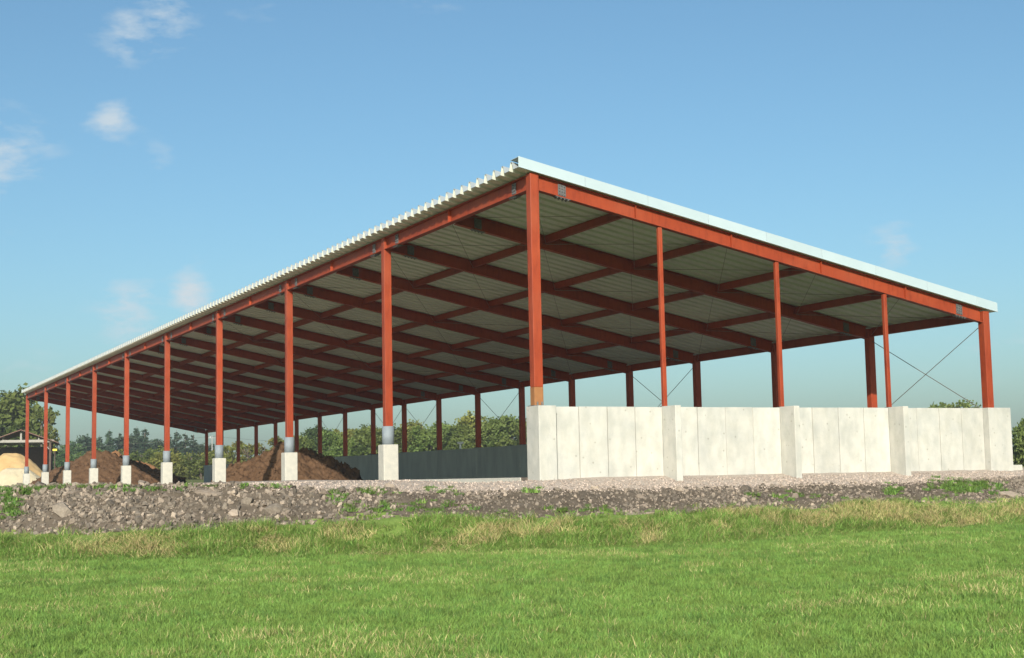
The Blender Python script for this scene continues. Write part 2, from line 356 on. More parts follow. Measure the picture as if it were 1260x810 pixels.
# bolted splice: plates with rows of bolts
def splice(dep, name='splice_plate', shear=None, side=.008):
    mb = MB()
    for s in (-1, 1):
        y = s * (side + .009)
        mb.box(-.11, .11, min(y, y + s * .014), max(y, y + s * .014), .05, dep - .05, 0, shear)
        for bx in (-.07, 0, .07):
            for k in range(4):
                zz = .08 + k * (dep - .16) / 3
                mb.box(bx - .013, bx + .013, min(y, y + s * .036), max(y, y + s * .036), zz - .013, zz + .013, 0, shear)
    mb.box(-.2, .2, -.085, .085, -.016, -.002, 0, shear)
    for bx in (-.15, -.05, .05, .15):
        for by in (-.06, .06): mb.box(bx - .013, bx + .013, by - .013, by + .013, -.045, -.014, 0, shear)
    return mb.mesh(name, MT['bolt'])
# front girders (run along local y): built along x, turned by 90 degrees
gird_me = ibeam(BAY - .244, DEP, .2, .018, .012, 'front_girder')
spl_me = splice(DEP)
stiff_me = MB().box(-.006, .006, -.095, -.008, .019, DEP - .019).mesh('stiffener', MT['steel'])
for i in range(9):
    g = link('front_girder', gird_me, shed, (0, i * BAY + .122, ZB), R(90))
    for x in (.85, BAY - .244 - .85): link('splice_plate', spl_me, g, (x, 0, 0))
    # stiffener where the middle rafter joins, seen on the outer face
    s = link('stiffener', stiff_me, g, ((BAY - .244) / 2, 0, 0), math.pi)
# rafters
raf_me = ibeam(SW - .26, DEP, .18, .02, .013, 'rafter', shear=SHV, x0=.13)
gbl_me = raf_me
rspl = splice(DEP, 'rafter_splice', SHV)
rst_me = MB().box(-.007, .007, -.088, -.008, .022, DEP - .022, 0, SHV).mesh('rafter_stiffener', MT['steel'])
for k in range(19):
    u = k * BAY / 2
    r = link('gable_rafter' if k in (0, 18) else 'rafter', raf_me, shed, (0, u, ZB))
    if k < 10 or k == 18:
        for x in (.81, SW - .93): link('splice_plate', rspl, r, (x, 0, -SLOPE * x))
    if k in (0, 18):
        for x in PUR[1:5]: link('stiffener', rst_me, r, (x, 0, -SLOPE * x))
# purlins (lie between the rafters, tops level with them)
pd = .21
pur_me = ibeam(BAY / 2 - .02, pd, .11, .012, .009, 'purlin')
reb_me = ibeam(BAY / 2 - .25, .27, .15, .014, .01, 'rear_girder')
for k in range(18):
    for j in range(1, 5): link('purlin', pur_me, shed, (PUR[j], k * BAY / 2 + .01, zb(PUR[j]) + DEP - pd - .012), R(90))
    link('rear_girder', reb_me, shed, (SW, k * BAY / 2 + .125, zb(SW) + DEP - .27 - .012), R(90))
# rear posts on the rear wall
RW = 1.50
rp_me = post_me('rear_post', zb(SW) + DEP - .03, .23, RW + .025)
for k in range(19):
    p = link('rear_post', rp_me, shed, (SW, k * BAY / 2, 0)); link('base_plate', base_me, p, (0, 0, RW + .001))
# slender gable posts on the end wall
WT = 1.685
for j, v in enumerate((SW / 4, SW / 2, SW * 3 / 4)):
    p = link('gable_post', bevelled(MB().box(-.055, .055, -.055, .055, WT + .02, zb(v) - .01).mesh('gable_post', MT['steel']), .008), shed, (v, 0, 0))
    link('base_plate', base_me, p, (0, 0, WT + .001), 0, (.5, .5, 1))
# roof sheets: folded plate with ribs running down the slope
PITCH_R = .5
prof = [(0, 0), (.14, 0), (.205, .17), (.215, .195), (.285, .195), (.295, .17), (.36, 0)]
VO, VE = -.45, SW + .34
def deck(u0, n, name, P=None):
    P = P or [(u0 + i * PITCH_R + a, b) for i in range(n) for a, b in prof] + [(u0 + n * PITCH_R, 0)]
    mb = MB(); th = .010
    vsn = [VO + (VE - VO) * t for t in (0, .2, .4, .6, .8, 1)]
    L = len(P); nv = len(vsn)
    for lay, dz in ((0, 0), (1, -th)):
        for vv in vsn:
            for (a, b) in P: mb.v.append((vv, a, ZB + DEP + .035 - SLOPE * vv + b + dz))
    off = nv * L
    for i in range(nv - 1):
        for j in range(L - 1):
            a = i * L + j
            mb.quad((a, a + L, a + L + 1, a + 1), 0); mb.quad((off + a, off + a + 1, off + a + L + 1, off + a + L), 1)
    for j in range(L - 1):
        a = j; mb.quad((a, a + 1, off + a + 1, off + a), 0); a = (nv - 1) * L + j; mb.quad((a + 1, a, off + a, off + a + 1), 0)
    return mb.mesh(name, MT['deck_top'], MT['deck_under'])
sheet = deck(0, 10, 'roof_sheet')
for k in range(18): link('roof_sheet', sheet, shed, (0, k * 5.0, 0))
link('roof_sheet', deck(0, 1, 'verge_sheet', [(-.18, .105), (-.14, 0), (0, 0)]), shed)
# fascia along both gables in lengths
def fascia(u0, u1, vlist, nm):
    for a, b in zip(vlist, vlist[1:]):
        mb = MB()
        sh_ = lambda x, y: -SLOPE * x
        z0 = ZB + DEP + .015
        mb.box(a + .004, b - .004, u0, u1, z0, z0 + .27, 0, sh_)
        o = (u0 - .02) if u0 < 0 else u1
        mb.box(a + .002, b - .002, o, o + .02, z0 - .004, z0 + .02, 0, sh_)
        link(nm, bevelled(mb.mesh(nm, MT['fascia']), .003), shed)
vl = [VO - .02] + [1.38 + 1.82 * i for i in range(8)]; vl = [x for x in vl if x < VE - .5] + [VE + .02]
fascia(-.205, -.178, vl, 'fascia_length'); fascia(SLEN + .02, SLEN + .05, vl, 'fascia_length')
# cap flashing over the verge
link('verge_cap', MB().box(VO - .02, VE + .02, -.177, .24, ZB + DEP + .262, ZB + DEP + .272, 0, SHV).mesh('verge_cap', MT['fascia']), shed)
# brace rods
def rod(a, b, nm='brace_rod', r=.011):
    me = MB().tube(a, b, r, n=5).mesh(nm, MT['rod']); link(nm, me, shed)
for k in range(0, 8):
    for j in range(5):
        u0, u1 = k * 5 + .1, k * 5 + 4.9; va, vb = PUR[j], PUR[j + 1]
        if (k + j) % 2 == 0 or k < 3: rod((va, u0, zb(va) + DEP - .24), (vb, u1, zb(vb) + DEP - .24), 'roof_brace_rod', .0065)
        if (k + j) % 2 == 1 or k < 1: rod((va, u1, zb(va) + DEP - .25), (vb, u0, zb(vb) + DEP - .25), 'roof_brace_rod', .0065)
for k in (0, 3, 6, 8, 9, 11):
    ua, ub = k * 5 + .1, k * 5 + 4.9
    rod((SW - .02, ua, zb(SW) - .05), (SW - .02, ub, RW + .08)); rod((SW + .02, ub, zb(SW) - .05), (SW + .02, ua, RW + .08))

# concrete end wall: core, cast panels with joints, buttresses, corner piers, base strip
wall = link('end_wall', None, shed)
UW = -.20
link('wall_core', MB().box(.2, SW + .3, UW + .03, .12, -.15, WT - .012).mesh('wall_core', MT['concrete_plain']), wall)
BV = [SW * i / 4 - .20 for i in (1, 2, 3)]; BT = .18; BD = .60
lim = [.24] + [x for b in BV for x in (b, b + BT)] + [SW - .40]
for a, b in zip(lim[::2], lim[1::2]):
    n = 4; w = (b - a) / n
    for i in range(n):
        jx = random.uniform(-.04, .04) if 0 < i < n else 0
        x0, x1 = a + i * w + .009, a + (i + 1) * w - .009
        pr = random.uniform(-.009, .009); zt = WT + random.uniform(-.006, .004)
        mb = MB().box(x0, x1, UW + pr, .115 + pr, -.2, zt)
        me = bevelled(mb.mesh('wall_panel', MT['concrete']), .007); link('wall_panel', me, wall)
for b in BV:
    mb = MB().box(b + .002, b + BT - .002, UW - BD, UW + .04, -.3, WT + .012)
    link('buttress', bevelled(mb.mesh('buttress', MT['concrete']), .01), wall)
link('corner_pier', bevelled(MB().box(-.24, .235, -.545, .12, -.3, WT + .005).mesh('corner_pier', MT['concrete']), .012), wall)
link('corner_pier', bevelled(MB().box(SW - .40, SW + .44, UW - .21, .30, -.3, WT + .003).mesh('corner_pier', MT['concrete']), .012), wall)
link('wall_base', bevelled(MB().box(SW + .45, SW + .85, UW - .15, .3, -.3, .06).mesh('wall_base', MT['concrete_plain']), .02), wall)
# rear wall
rwall = link('rear_wall', None, shed)
for k in range(18):
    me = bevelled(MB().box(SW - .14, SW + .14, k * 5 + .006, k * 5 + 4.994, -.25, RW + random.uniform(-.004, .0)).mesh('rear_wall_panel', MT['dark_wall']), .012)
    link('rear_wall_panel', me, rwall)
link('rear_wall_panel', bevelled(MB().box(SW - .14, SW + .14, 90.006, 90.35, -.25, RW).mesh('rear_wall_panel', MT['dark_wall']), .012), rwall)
link('kerb', bevelled(MB().box(-.30, -.272, .4, 9.6, -.28, -.015).mesh('kerb', MT['concrete_plain']), .006), shed)

# ------------------------------------------------------------------ heaps
def heap(name, cx, cy, rx, ry, h, m, seed, z0, rz=0, n=64, rough=.12, peaks=((0, 0, 1),), power=1.15, dome=False, **props):
    Vv = []; F = []
    for i in range(n + 1):
        for j in range(n + 1):
            x, y = (i / n * 2 - 1), (j / n * 2 - 1)
            hh = 0
            for (px, py, ph) in peaks:
                r = math.hypot(x - px, y - py); rm = 1 - .45 * max(abs(px), abs(py))
                hh = max(hh, ph * max(0, 1 - r / rm) ** power if r < rm else 0)
            hh = hh ** .9 if hh > 0 else 0
            e = sm(0, .12, hh)
            hh = (math.sin(min(1, hh) * 1.5708) ** 1.25 if dome else hh)
            hh = hh * h * (1 + .10 * fbm(x, y, 2.2, seed)) + e * rough * (fbm(x * rx, y * ry, 1.1, seed + 3) + .9 * fbm(x * rx, y * ry, 3.2, seed + 5))
            hh = min(hh, h * .93 + .07 * hh) if hh > h * .93 else hh
            Vv.append((x * rx, y * ry, hh - (.08 if e == 0 else 0)))
    for i in range(n):
        for j in range(n):
            a = i * (n + 1) + j
            if max(Vv[a][2], Vv[a + 1][2], Vv[a + n + 1][2], Vv[a + n + 2][2]) > -.07: F.append((a, a + n + 1, a + n + 2, a + 1))
    ids = sorted({i for f in F for i in f}); mp_ = {k: i for i, k in enumerate(ids)}
    me = npmesh(name, [Vv[i] for i in ids], [[mp_[i] for i in f] for f in F], [m], True)
    o = link(name, me, None, (cx, cy, z0), rz, None, **props)
    HEAPS.append((o, np.array([Vv[i] for i in ids]), m)); return o
HEAPS = []
G = 'heaps of compost in the shed'
p = to_world(6.2, 40.0)
heap('compost_heap', p.x, p.y, 3.55, 3.4, 2.05, MT['compost'], 1, EYE - .03, 0, 100, .24, ((-.12, 0, 1), (.2, .12, .84), (-.3, -.1, .8)), 1.0, label='brown compost heap inside shed near the middle posts, crossed by a post shadow', category='compost heap', group=G)
p = to_world(5.0, 83)
heap('compost_heap', p.x, p.y, 5.6, 4.4, 2.75, MT['compost'], 4, EYE - .03, 0, 100, .22, ((-.15, 0, 1), (-.02, .05, 1), (.3, .2, .62)), 1.0, label='large brown compost heap behind the far left posts of the shed', category='compost heap', group=G)
p = at(148, 596, 137)
heap('compost_heap', p.x, p.y, 5.2, 4, 3.3, MT['compost_red'], 8, EYE - .1, 0, 60, .16, ((-.1, 0, 1), (.3, .1, .7)), 1.0, label='reddish sunlit compost heap beyond the far end of the shed', category='compost heap', group=G)
p = at(14, 592, 139)
heap('sand_heap', p.x, p.y, 4.3, 3.6, 3.25, MT['sand'], 12, EYE + .0, 0, 50, .10, ((0, 0, 1),), 1, True, label='tan sand heap in front of the old timber shed', category='sand heap', group='heaps of sand')
p = at(14, 592, 133)
heap('sand_heap', p.x, p.y, 3.5, 2.3, 1.75, MT['pale_sand'], 15, EYE + .0, 0, 50, .08, ((0.1, 0, 1),), 1, True, label='pale cream sand heap in front of the tan one', category='sand heap', group='heaps of sand')

# ------------------------------------------------------------------ old timber shed at the left
ts = link('timber_shed', None, None, at(25, 594, 150), R(16.5), label='old open timber shed with low rusty gable roof behind the sand heaps', category='shed')
ts.location.z = EYE + .1
hw, eh, ah, ln = 3.25, 4.55, 5.75, 9.0
for y in (0, 3, 6, 9):
    for x in (-2.9, 2.9): link('post', MB().box(x - .1, x + .1, y - .1, y + .1, -.4, eh).mesh('post', MT['wood']), ts)
    link('tie_beam', MB().box(-hw, hw, y - .14, y - .101 + .02, eh - .05, eh + .22).mesh('tie_beam', MT['pale_wood']), ts)
    link('king_post', MB().box(-.09, .09, y - .13, y - .02, eh + .22, ah - .05).mesh('king_post', MT['pale_wood']), ts)
    for x in (-1.75, 1.75): link('strut', MB().box(x - .06, x + .06, y - .12, y - .03, eh + .22, eh + .62).mesh('strut', MT['pale_wood']), ts)
    for s in (-1, 1): link('knee_brace', MB().tube((s * 2.85, y, eh - .8), (s * 2.1, y, eh - .02), .06, n=4).mesh('knee_brace', MT['pale_wood']), ts)
for s in (-1, 1):
    mb = MB(); k = (ah - eh) / hw
    x0, x1 = (0.0, hw + .5) if s > 0 else (-hw - .5, 0.0)
    mb.box(x0, x1, -.7, ln + .7, ah, ah + .09, 0, lambda x, y: -abs(x) * k)
    link('roof_slope', mb.mesh('roof_slope', MT['old_roof']), ts)
    link('side_boarding', MB().box(s * 2.9 - .03, s * 2.9 + .03, 2.2, ln - .15, .2, eh - 1.2).mesh('side_boarding', MT['wood']), ts)
link('back_boarding', MB().box(-2.75, 2.75, ln - .02, ln + .04, -.1, eh - .3).mesh('back_boarding', MT['wood']), ts)

# ------------------------------------------------------------------ trees
def ring_tube(mb, pts, rads, n=7):
    pts = [Vector(p) for p in pts]
    for (a, b), (r0, r1) in zip(zip(pts, pts[1:]), zip(rads, rads[1:])): mb.tube(a, b, r0, r1, n)
def leaf_cloud(centers, n, size, seed, flat=1.0):
    """centers: (x,y,z,rx,ry,rz); n leaf quads spread through the outer volume of the lobes, in clumps"""
    rg = np.random.default_rng(seed); C = np.array(centers); w = (C[:, 3] * C[:, 4] * C[:, 5]) ** .667; w /= w.sum()
    ncl = max(30, n // (4 if flat < 1 else 14)); k = rg.choice(len(C), ncl, p=w)
    d = rg.normal(size=(ncl, 3)); d /= np.linalg.norm(d, axis=1)[:, None]; r = rg.uniform(.55, 1.06, ncl)[:, None]
    cc = C[k, :3] + d * r * C[k, 3:6]
    kk = rg.integers(0, ncl, n); cs = C[:, 3:6].mean() * .20
    P = cc[kk] + rg.normal(size=(n, 3)) * cs * np.array([1, 1, .75])
    a = rg.normal(size=(n, 3)); a /= np.linalg.norm(a, axis=1)[:, None]
    b = np.cross(a, rg.normal(size=(n, 3))); b /= np.linalg.norm(b, axis=1)[:, None]
    s = (size * rg.uniform(.6, 1.3, n))[:, None]
    Vv = np.stack([P - a * s * .5, P + b * s * .38, P + a * s * .6, P - b * s * .38], 1).reshape(-1, 3)
    return Vv, np.arange(4 * n).reshape(-1, 4)
PROTO = {}
def tree_proto(kind, seed):
    key = (kind, seed)
    if key in PROTO: return PROTO[key]
    rg = random.Random(seed * 31 + len(kind)); mb = MB(); cs = []
    if kind == 'broad':          # unit: 8 m tall
        ring_tube(mb, [(0, 0, -.5), (.05, 0, 1.2), (rg.uniform(-.2, .2), .05, 2.6), (rg.uniform(-.3, .3), 0, 4.6)], [.26, .2, .16, .08])
        for i in range(rg.randint(9, 12)):
            a = rg.uniform(0, 6.28); rr = rg.uniform(.4, 2.1); z = rg.uniform(2.2, 6.4); rr *= (1.15 - .5 * max(0, z - 4) / 2.6)
            c = (rr * math.cos(a), rr * math.sin(a), z); s = rg.uniform(1.0, 1.55)
            cs.append((*c, s, s, s * rg.uniform(.7, .95))); ring_tube(mb, [(0, 0, z * .5), (c[0] * .6, c[1] * .6, z * .85), c], [.1, .06, .02], 5)
        n, sz = 5200, .34
    elif kind == 'sparse':
        ring_tube(mb, [(0, 0, -.5), (.1, 0, 2), (.2, .05, 4), (.0, 0, 6.5)], [.2, .16, .12, .05])
        for i in range(11):
            a = rg.uniform(0, 6.28); rr = rg.uniform(.6, 2.2); z = rg.uniform(1.8, 7)
            c = (rr * math.cos(a), rr * math.sin(a), z); s = rg.uniform(.55, .95); cs.append((*c, s, s, s * .8)); ring_tube(mb, [(.1, 0, z * .6), (c[0] * .6, c[1] * .6, z * .9), c], [.09, .05, .02], 5)
        n, sz = 2000, .30
    elif kind == 'conifer':
        ring_tube(mb, [(0, 0, -.5), (0, 0, 4), (0, 0, 8.1)], [.2, .13, .02])
        z = 1.0
        while z < 7.9:
            rr = (8.1 - z) / 7.1 * 1.9 + .12; m = max(3, int(rr * 5))
            for i in range(m):
                a = rg.uniform(0, 6.28); f = rg.uniform(.4, .95)
                cs.append((rr * f * math.cos(a), rr * f * math.sin(a), z - .2 * f, rr * .36 + .1, rr * .36 + .1, .2))
            z += .42
        n, sz = 6500, .30
    else:                        # bush, 3 m
        for i in range(4): ring_tube(mb, [(0, 0, -.3), (rg.uniform(-.5, .5), rg.uniform(-.5, .5), 1.0), (rg.uniform(-1, 1), rg.uniform(-1, 1), 2.2)], [.06, .05, .02], 5)
        for i in range(9):
            a = rg.uniform(0, 6.28); rr = rg.uniform(.2, 1.3); s = rg.uniform(.6, .95); cs.append((rr * math.cos(a), rr * math.sin(a), rg.uniform(.5, 2.2), s, s, s * .9))
        n, sz = 3000, .2
    tr = mb.mesh(kind + '_trunk', MT['bark'], smooth=True)
    Vv, F = leaf_cloud(cs, n, sz, seed, .5 if kind == 'conifer' else 1)
    PROTO[key] = (tr, Vv, F, {}); return PROTO[key]
def tree(name, px, base_y_dist, top_y, kind, seed, leafi, label, group, cat='tree', wide=1.0):
    Y = base_y_dist; b = at(px, 590, Y); gz = height(b.x, b.y); top = at(px, top_y, Y).z
    s = (top - gz) / (8.0 if kind != 'bush' else 2.9)
    tr, Vv, F, cache = tree_proto(kind, seed)
    if leafi not in cache: cache[leafi] = npmesh('crown', Vv, F, [MT['leaf'][leafi]])
    t = link(name, None, None, (b.x, b.y, gz), random.uniform(0, 6.28), (s * wide, s * wide, s), label=label, category=cat, group=group)
    link('trunk' if kind != 'bush' else 'stems', tr, t); link('crown', cache[leafi], t); return t
# names by landmarks in the photograph
GB = 'trees in the row behind the shed'
row = [(286, 176, 541, 'sparse', 0, 2), (306, 182, 535, 'sparse', 1, 2), (326, 170, 540, 'sparse', 2, 2), (347, 178, 531, 'broad', 0, 2), (370, 186, 528, 'broad', 1, 0), (386, 200, 521, 'broad', 2, 1),
       (408, 176, 524, 'broad', 3, 0), (428, 186, 520, 'broad', 4, 2), (446, 178, 515, 'broad', 0, 0), (466, 190, 520, 'broad', 1, 1), (486, 176, 519, 'broad', 2, 0), (506, 184, 512, 'broad', 3, 2),
       (526, 176, 516, 'broad', 4, 0), (547, 184, 510, 'broad', 0, 0), (566, 174, 513, 'broad', 1, 0), (588, 186, 504, 'broad', 2, 2), (606, 176, 509, 'broad', 3, 0), (627, 182, 503, 'broad', 4, 0),
       (646, 174, 505, 'broad', 0, 0), (668, 182, 507, 'broad', 1, 2), (692, 178, 510, 'broad', 2, 0), (716, 184, 512, 'broad', 3, 1)]
ordn = ['first', 'second', 'third', 'fourth', 'fifth', 'sixth', 'seventh', 'eighth', 'ninth', 'tenth', 'eleventh', 'twelfth', 'thirteenth', 'fourteenth', 'fifteenth', 'sixteenth', 'seventeenth', 'eighteenth', 'nineteenth', 'twentieth', 'twenty-first', 'twenty-second']
tint = {0: 'green', 1: 'dark green', 2: 'yellowing olive'}
for i, (x, Y, ty, kd, sd, lf) in enumerate(row):
    tree('roadside_tree', x, Y, ty, kd, sd, lf, '%s %stree, %s from the left in the row behind the rear posts' % (tint[lf], 'thin ' if kd == 'sparse' else '', ordn[i]), GB, wide=1.12)
tree('oak_tree', 12, 172, 466, 'broad', 5, 0, 'tall round green tree rising over the old timber shed', 'trees by the timber shed', wide=1.05)
tree('oak_tree', -14, 176, 486, 'broad', 6, 1, 'dark green tree at the left edge, beside the tallest tree', 'trees by the timber shed', wide=1.0)
tree('slender_tree', 52, 168, 496, 'sparse', 3, 0, 'thin tree with open crown right of the old timber shed', 'trees by the timber shed', wide=.8)
tree('slender_tree', 40, 186, 520, 'broad', 7, 1, 'dark low tree behind the old timber shed', 'trees by the timber shed')
GH = 'trees on the far rise'
far = [(72, 255, 548, 'broad', 1, 1), (92, 270, 541, 'broad', 2, 1), (108, 290, 531, 'broad', 3, 3), (122, 300, 536, 'conifer', 0, 3), (134, 292, 529, 'conifer', 1, 3), (146, 300, 533, 'conifer', 2, 3), (158, 296, 531, 'broad', 5, 3),
       (168, 302, 525, 'conifer', 0, 3), (178, 292, 527, 'conifer', 1, 3), (188, 306, 536, 'broad', 6, 3), (206, 296, 533, 'conifer', 2, 3), (217, 300, 530, 'conifer', 0, 3), (228, 292, 533, 'conifer', 1, 3), (238, 302, 535, 'conifer', 2, 3), (250, 296, 541, 'broad', 4, 3), (266, 300, 548, 'broad', 0, 1)]
for i, (x, Y, ty, kd, sd, lf) in enumerate(far):
    tree('conifer_tree' if kd == 'conifer' else 'woodland_tree', x, Y, ty, kd, sd, lf, '%s on the far rise, %s tree from the left there' % ({'conifer': 'dark pointed conifer', 'broad': 'dark rounded tree'}[kd], ordn[i]), GH, wide=1.25)
GS = 'low scrub in front of the far rise'
for i, (x, Y, ty, lf) in enumerate([(72, 205, 562, 1), (90, 215, 556, 1), (108, 222, 552, 0), (126, 215, 556, 0), (146, 210, 558, 0), (166, 205, 553, 2), (182, 200, 550, 0), (198, 196, 557, 2), (214, 204, 556, 0), (232, 196, 552, 2), (250, 190, 556, 0), (268, 196, 553, 2), (284, 198, 556, 0)]):
    tree('scrub_bush', x, Y, ty, 'bush', i % 4, lf, '%s scrub bush, %s from the left below the far rise' % (tint[lf], ordn[i]), GS, 'bush', 1.25)
tree('walnut_tree', 1182, 150, 482, 'broad', 8, 0, 'round tree top showing just above the right end of the concrete wall', 'trees right of the shed', wide=1.0)
GR = 'bushes at the right edge'
tree('hedge_bush', 1256, 92, 517, 'bush', 1, 0, 'green bush at the right edge beyond the end of the wall', GR, 'bush', .85)
tree('hedge_bush', 1290, 96, 508, 'bush', 2, 0, 'bush mostly cut off by the right edge of the picture', GR, 'bush', 1.0)

# ------------------------------------------------------------------ pole and wires, standpipe, marker board
b = at(261, 590, 215); gz = height(b.x, b.y); tp = at(261, 536, 215).z
up_ = link('utility_pole', None, None, (b.x, b.y, gz), 0, label='pale utility pole beyond the far end of the rear wall', category='utility pole')
link('shaft', MB().tube((0, 0, -.3), (0, 0, tp - gz), .12, .08, 10).mesh('shaft', MT['pole']), up_)
ca = link('cross_arm', MB().box(-.7, .7, -.04, .04, tp - gz - .41, tp - gz - .33).mesh('cross_arm', MT['pole']), up_)
for x in (-.8, -.3, .8): link('insulator', MB().tube((x, 0, tp - gz - .33), (x, 0, tp - gz - .12), .05, n=6).mesh('insulator', MT['white']), ca)
for i, zz in enumerate((-.12, -1.3)):
    mb = MB(); pa = Vector((b.x, b.y, tp + zz)); ends = [at(20, 545 if i == 0 else 552, 300), at(480, 520, 330)]
    for e in ends:
        e = Vector((e.x, e.y, tp + 1 + zz)); last = pa
        for k in range(1, 9):
            t = k / 8; q = pa.lerp(e, t); q.z -= 1.2 * 4 * t * (1 - t) * .4
            mb.tube(last, q, .02, n=4); last = q
    link('power_line', mb.mesh('power_line', MT['rod']), None, label='%s of the two thin wires strung from the utility pole' % ('upper', 'lower')[i], category='wire', group='wires on the pole')
b = at(567, 590, 76); gz = height(b.x, b.y); tp = at(567, 544, 76).z
st = link('standpipe', None, None, (b.x, b.y, gz), 0, label='white T-topped standpipe showing over the dark rear wall', category='pipe')
link('pipe', MB().tube((0, 0, -.1), (0, 0, tp - gz - .05), .05, n=10).mesh('pipe', MT['white']), st)
link('cross_head', MB().tube((-.16, 0, tp - gz - .05), (.16, 0, tp - gz - .05), .06, n=10).mesh('cross_head', MT['white']), st)
b = at(67, 590, 146); gz = height(b.x, b.y); tp = at(67, 552.5, 146).z
yb = link('marker_board', None, None, (b.x, b.y, gz), 0, label='small yellow board on a post beyond the left compost heap', category='sign')
link('post', MB().box(-.04, .04, .02, .09, -.2, tp - gz - .02).mesh('post', MT['wood']), yb); link('board', MB().box(-.22, .22, -.01, .015, tp - gz - .2, tp - gz).mesh('board', MT['yellow']), yb)

# ------------------------------------------------------------------ stones on the bank
def rock_mesh(seed, m, npts=18):
    rg = random.Random(seed); bm = bmesh.new(); ax = (1, rg.uniform(.65, .95), rg.uniform(.45, .75))
    for i in range(npts):
        v = Vector((rg.gauss(0, 1), rg.gauss(0, 1), rg.gauss(0, 1))).normalized() * rg.uniform(.85, 1.1); bm.verts.new((v.x * ax[0], v.y * ax[1], v.z * ax[2]))
    r = bmesh.ops.convex_hull(bm, input=bm.verts); bmesh.ops.delete(bm, geom=list({g for g in r['geom_unused'] if isinstance(g, bmesh.types.BMVert)} | {g for g in r['geom_interior'] if isinstance(g, bmesh.types.BMVert)}), context='VERTS')
    me = bpy.data.meshes.new('stone'); bm.to_mesh(me); bm.free(); me.materials.append(m); return me
rocks = [rock_mesh(i, MT['stone'] if i % 4 else MT['stone2']) for i in range(14)]
placed = []
def bank_pos():
    while True:
        X = random.uniform(-14.2, 16); d = random.uniform(-1.75, .25); n = fbm(X, d, .45, 21)
        w = max(.42, .62 + 1.0 * n) if X < -2.6 else (.28 + .6 * max(0, n))
        if X < -10.5: w *= .6
        if X > 11.5: w = .8
        if random.random() < w: break
    k = .9 if X > 1 else .99
    return X, lerp(X, CREST) + d / k, d
# three boulders that stand out in the photograph, then the rest
special = [(262, 607, .33, (1.5, .8, .62), 4), (338, 629, .30, (1.1, .9, .75), 1), (306, 620, .2, (1, 1, 1), 2), (1240, 610, .30, (1.3, .8, .6), 8), (838, 604, .17, (1, 1, 1), 12), (287, 633, .17, (.9, .9, 1), 0), (924, 602, .14, (1, 1, 1), 4)]
def on_ground(px, py):
    r = ray(px, py); t = 22
    while t < 60:
        p = Vector((0, 0, EYE)) + r * (t / r.y)
        if p.z <= height(p.x, p.y): return p
        t += .03
    return p
for px, py, s, sc_, ri in special:
    p = on_ground(px, py); o = link('stone', rocks[ri], bank, p, random.uniform(-.4, .4), [s * x for x in sc_])
    placed.append((p.x, p.y, s * 1.1))
cnt = 0; tries = 0
while cnt < 285 and tries < 9000:
    tries += 1; X, Y, d = bank_pos()
    s = min(.27, .05 + random.expovariate(1 / .042)); s *= 1.12 if X < -2.6 else .82
    if any((X - a) ** 2 + (Y - b) ** 2 < ((s + r_) * .8) ** 2 for a, b, r_ in placed): continue
    placed.append((X, Y, s)); cnt += 1
    o = link('stone', random.choice(rocks), bank, (X, Y, height(X, Y) + s * .12), 0, (s, s * random.uniform(.8, 1.1), s * random.uniform(.75, 1.1)))
    o.rotation_euler = (random.uniform(-.5, .8), random.uniform(-.5, .5), random.uniform(0, 6.28))

# ------------------------------------------------------------------ scattered stuff through geometry nodes
HID = {}
def proto_collection(name, meshes):
    c = bpy.data.collections.new(name)
    for i, me in enumerate(meshes):
        o = bpy.data.objects.new('%s_%02d' % (name, i), me); c.objects.link(o)
    return c
def scatter(name, pts, rots, scls, idx, coll, parent=None, **props):
    me = bpy.data.meshes.new(name); n = len(pts); me.vertices.add(n); me.vertices.foreach_set('co', np.asarray(pts, np.float32).ravel())
    a = me.attributes.new('rot', 'FLOAT_VECTOR', 'POINT'); a.data.foreach_set('vector', np.asarray(rots, np.float32).ravel())
    a = me.attributes.new('scl', 'FLOAT_VECTOR', 'POINT'); a.data.foreach_set('vector', np.asarray(scls, np.float32).ravel())
    a = me.attributes.new('idx', 'INT', 'POINT'); a.data.foreach_set('value', np.asarray(idx, np.int32))
    o = link(name, me, parent, **props)
    g = bpy.data.node_groups.new(name, 'GeometryNodeTree')
    g.interface.new_socket('Geometry', in_out='INPUT', socket_type='NodeSocketGeometry'); g.interface.new_socket('Geometry', in_out='OUTPUT', socket_type='NodeSocketGeometry')
    N = g.nodes.new; L = g.links.new
    gi, go, ip, ci = N('NodeGroupInput'), N('NodeGroupOutput'), N('GeometryNodeInstanceOnPoints'), N('GeometryNodeCollectionInfo')
    ci.inputs['Collection'].default_value = coll; ci.inputs['Separate Children'].default_value = True; ci.inputs['Reset Children'].default_value = True
    def na(nm, ty):
        k = N('GeometryNodeInputNamedAttribute'); k.data_type = ty; k.inputs['Name'].default_value = nm
        return [s for s in k.outputs if s.enabled and s.name == 'Attribute'][0]
    L(gi.outputs[0], ip.inputs['Points']); L(ci.outputs[0], ip.inputs['Instance']); ip.inputs['Pick Instance'].default_value = True
    L(na('idx', 'INT'), ip.inputs['Instance Index']); L(na('scl', 'FLOAT_VECTOR'), ip.inputs['Scale'])
    er = N('FunctionNodeEulerToRotation'); L(na('rot', 'FLOAT_VECTOR'), er.inputs[0]); L(er.outputs[0], ip.inputs['Rotation'])
    L(ip.outputs[0], go.inputs[0])
    md = o.modifiers.new('scatter', 'NODES'); md.node_group = g; return o

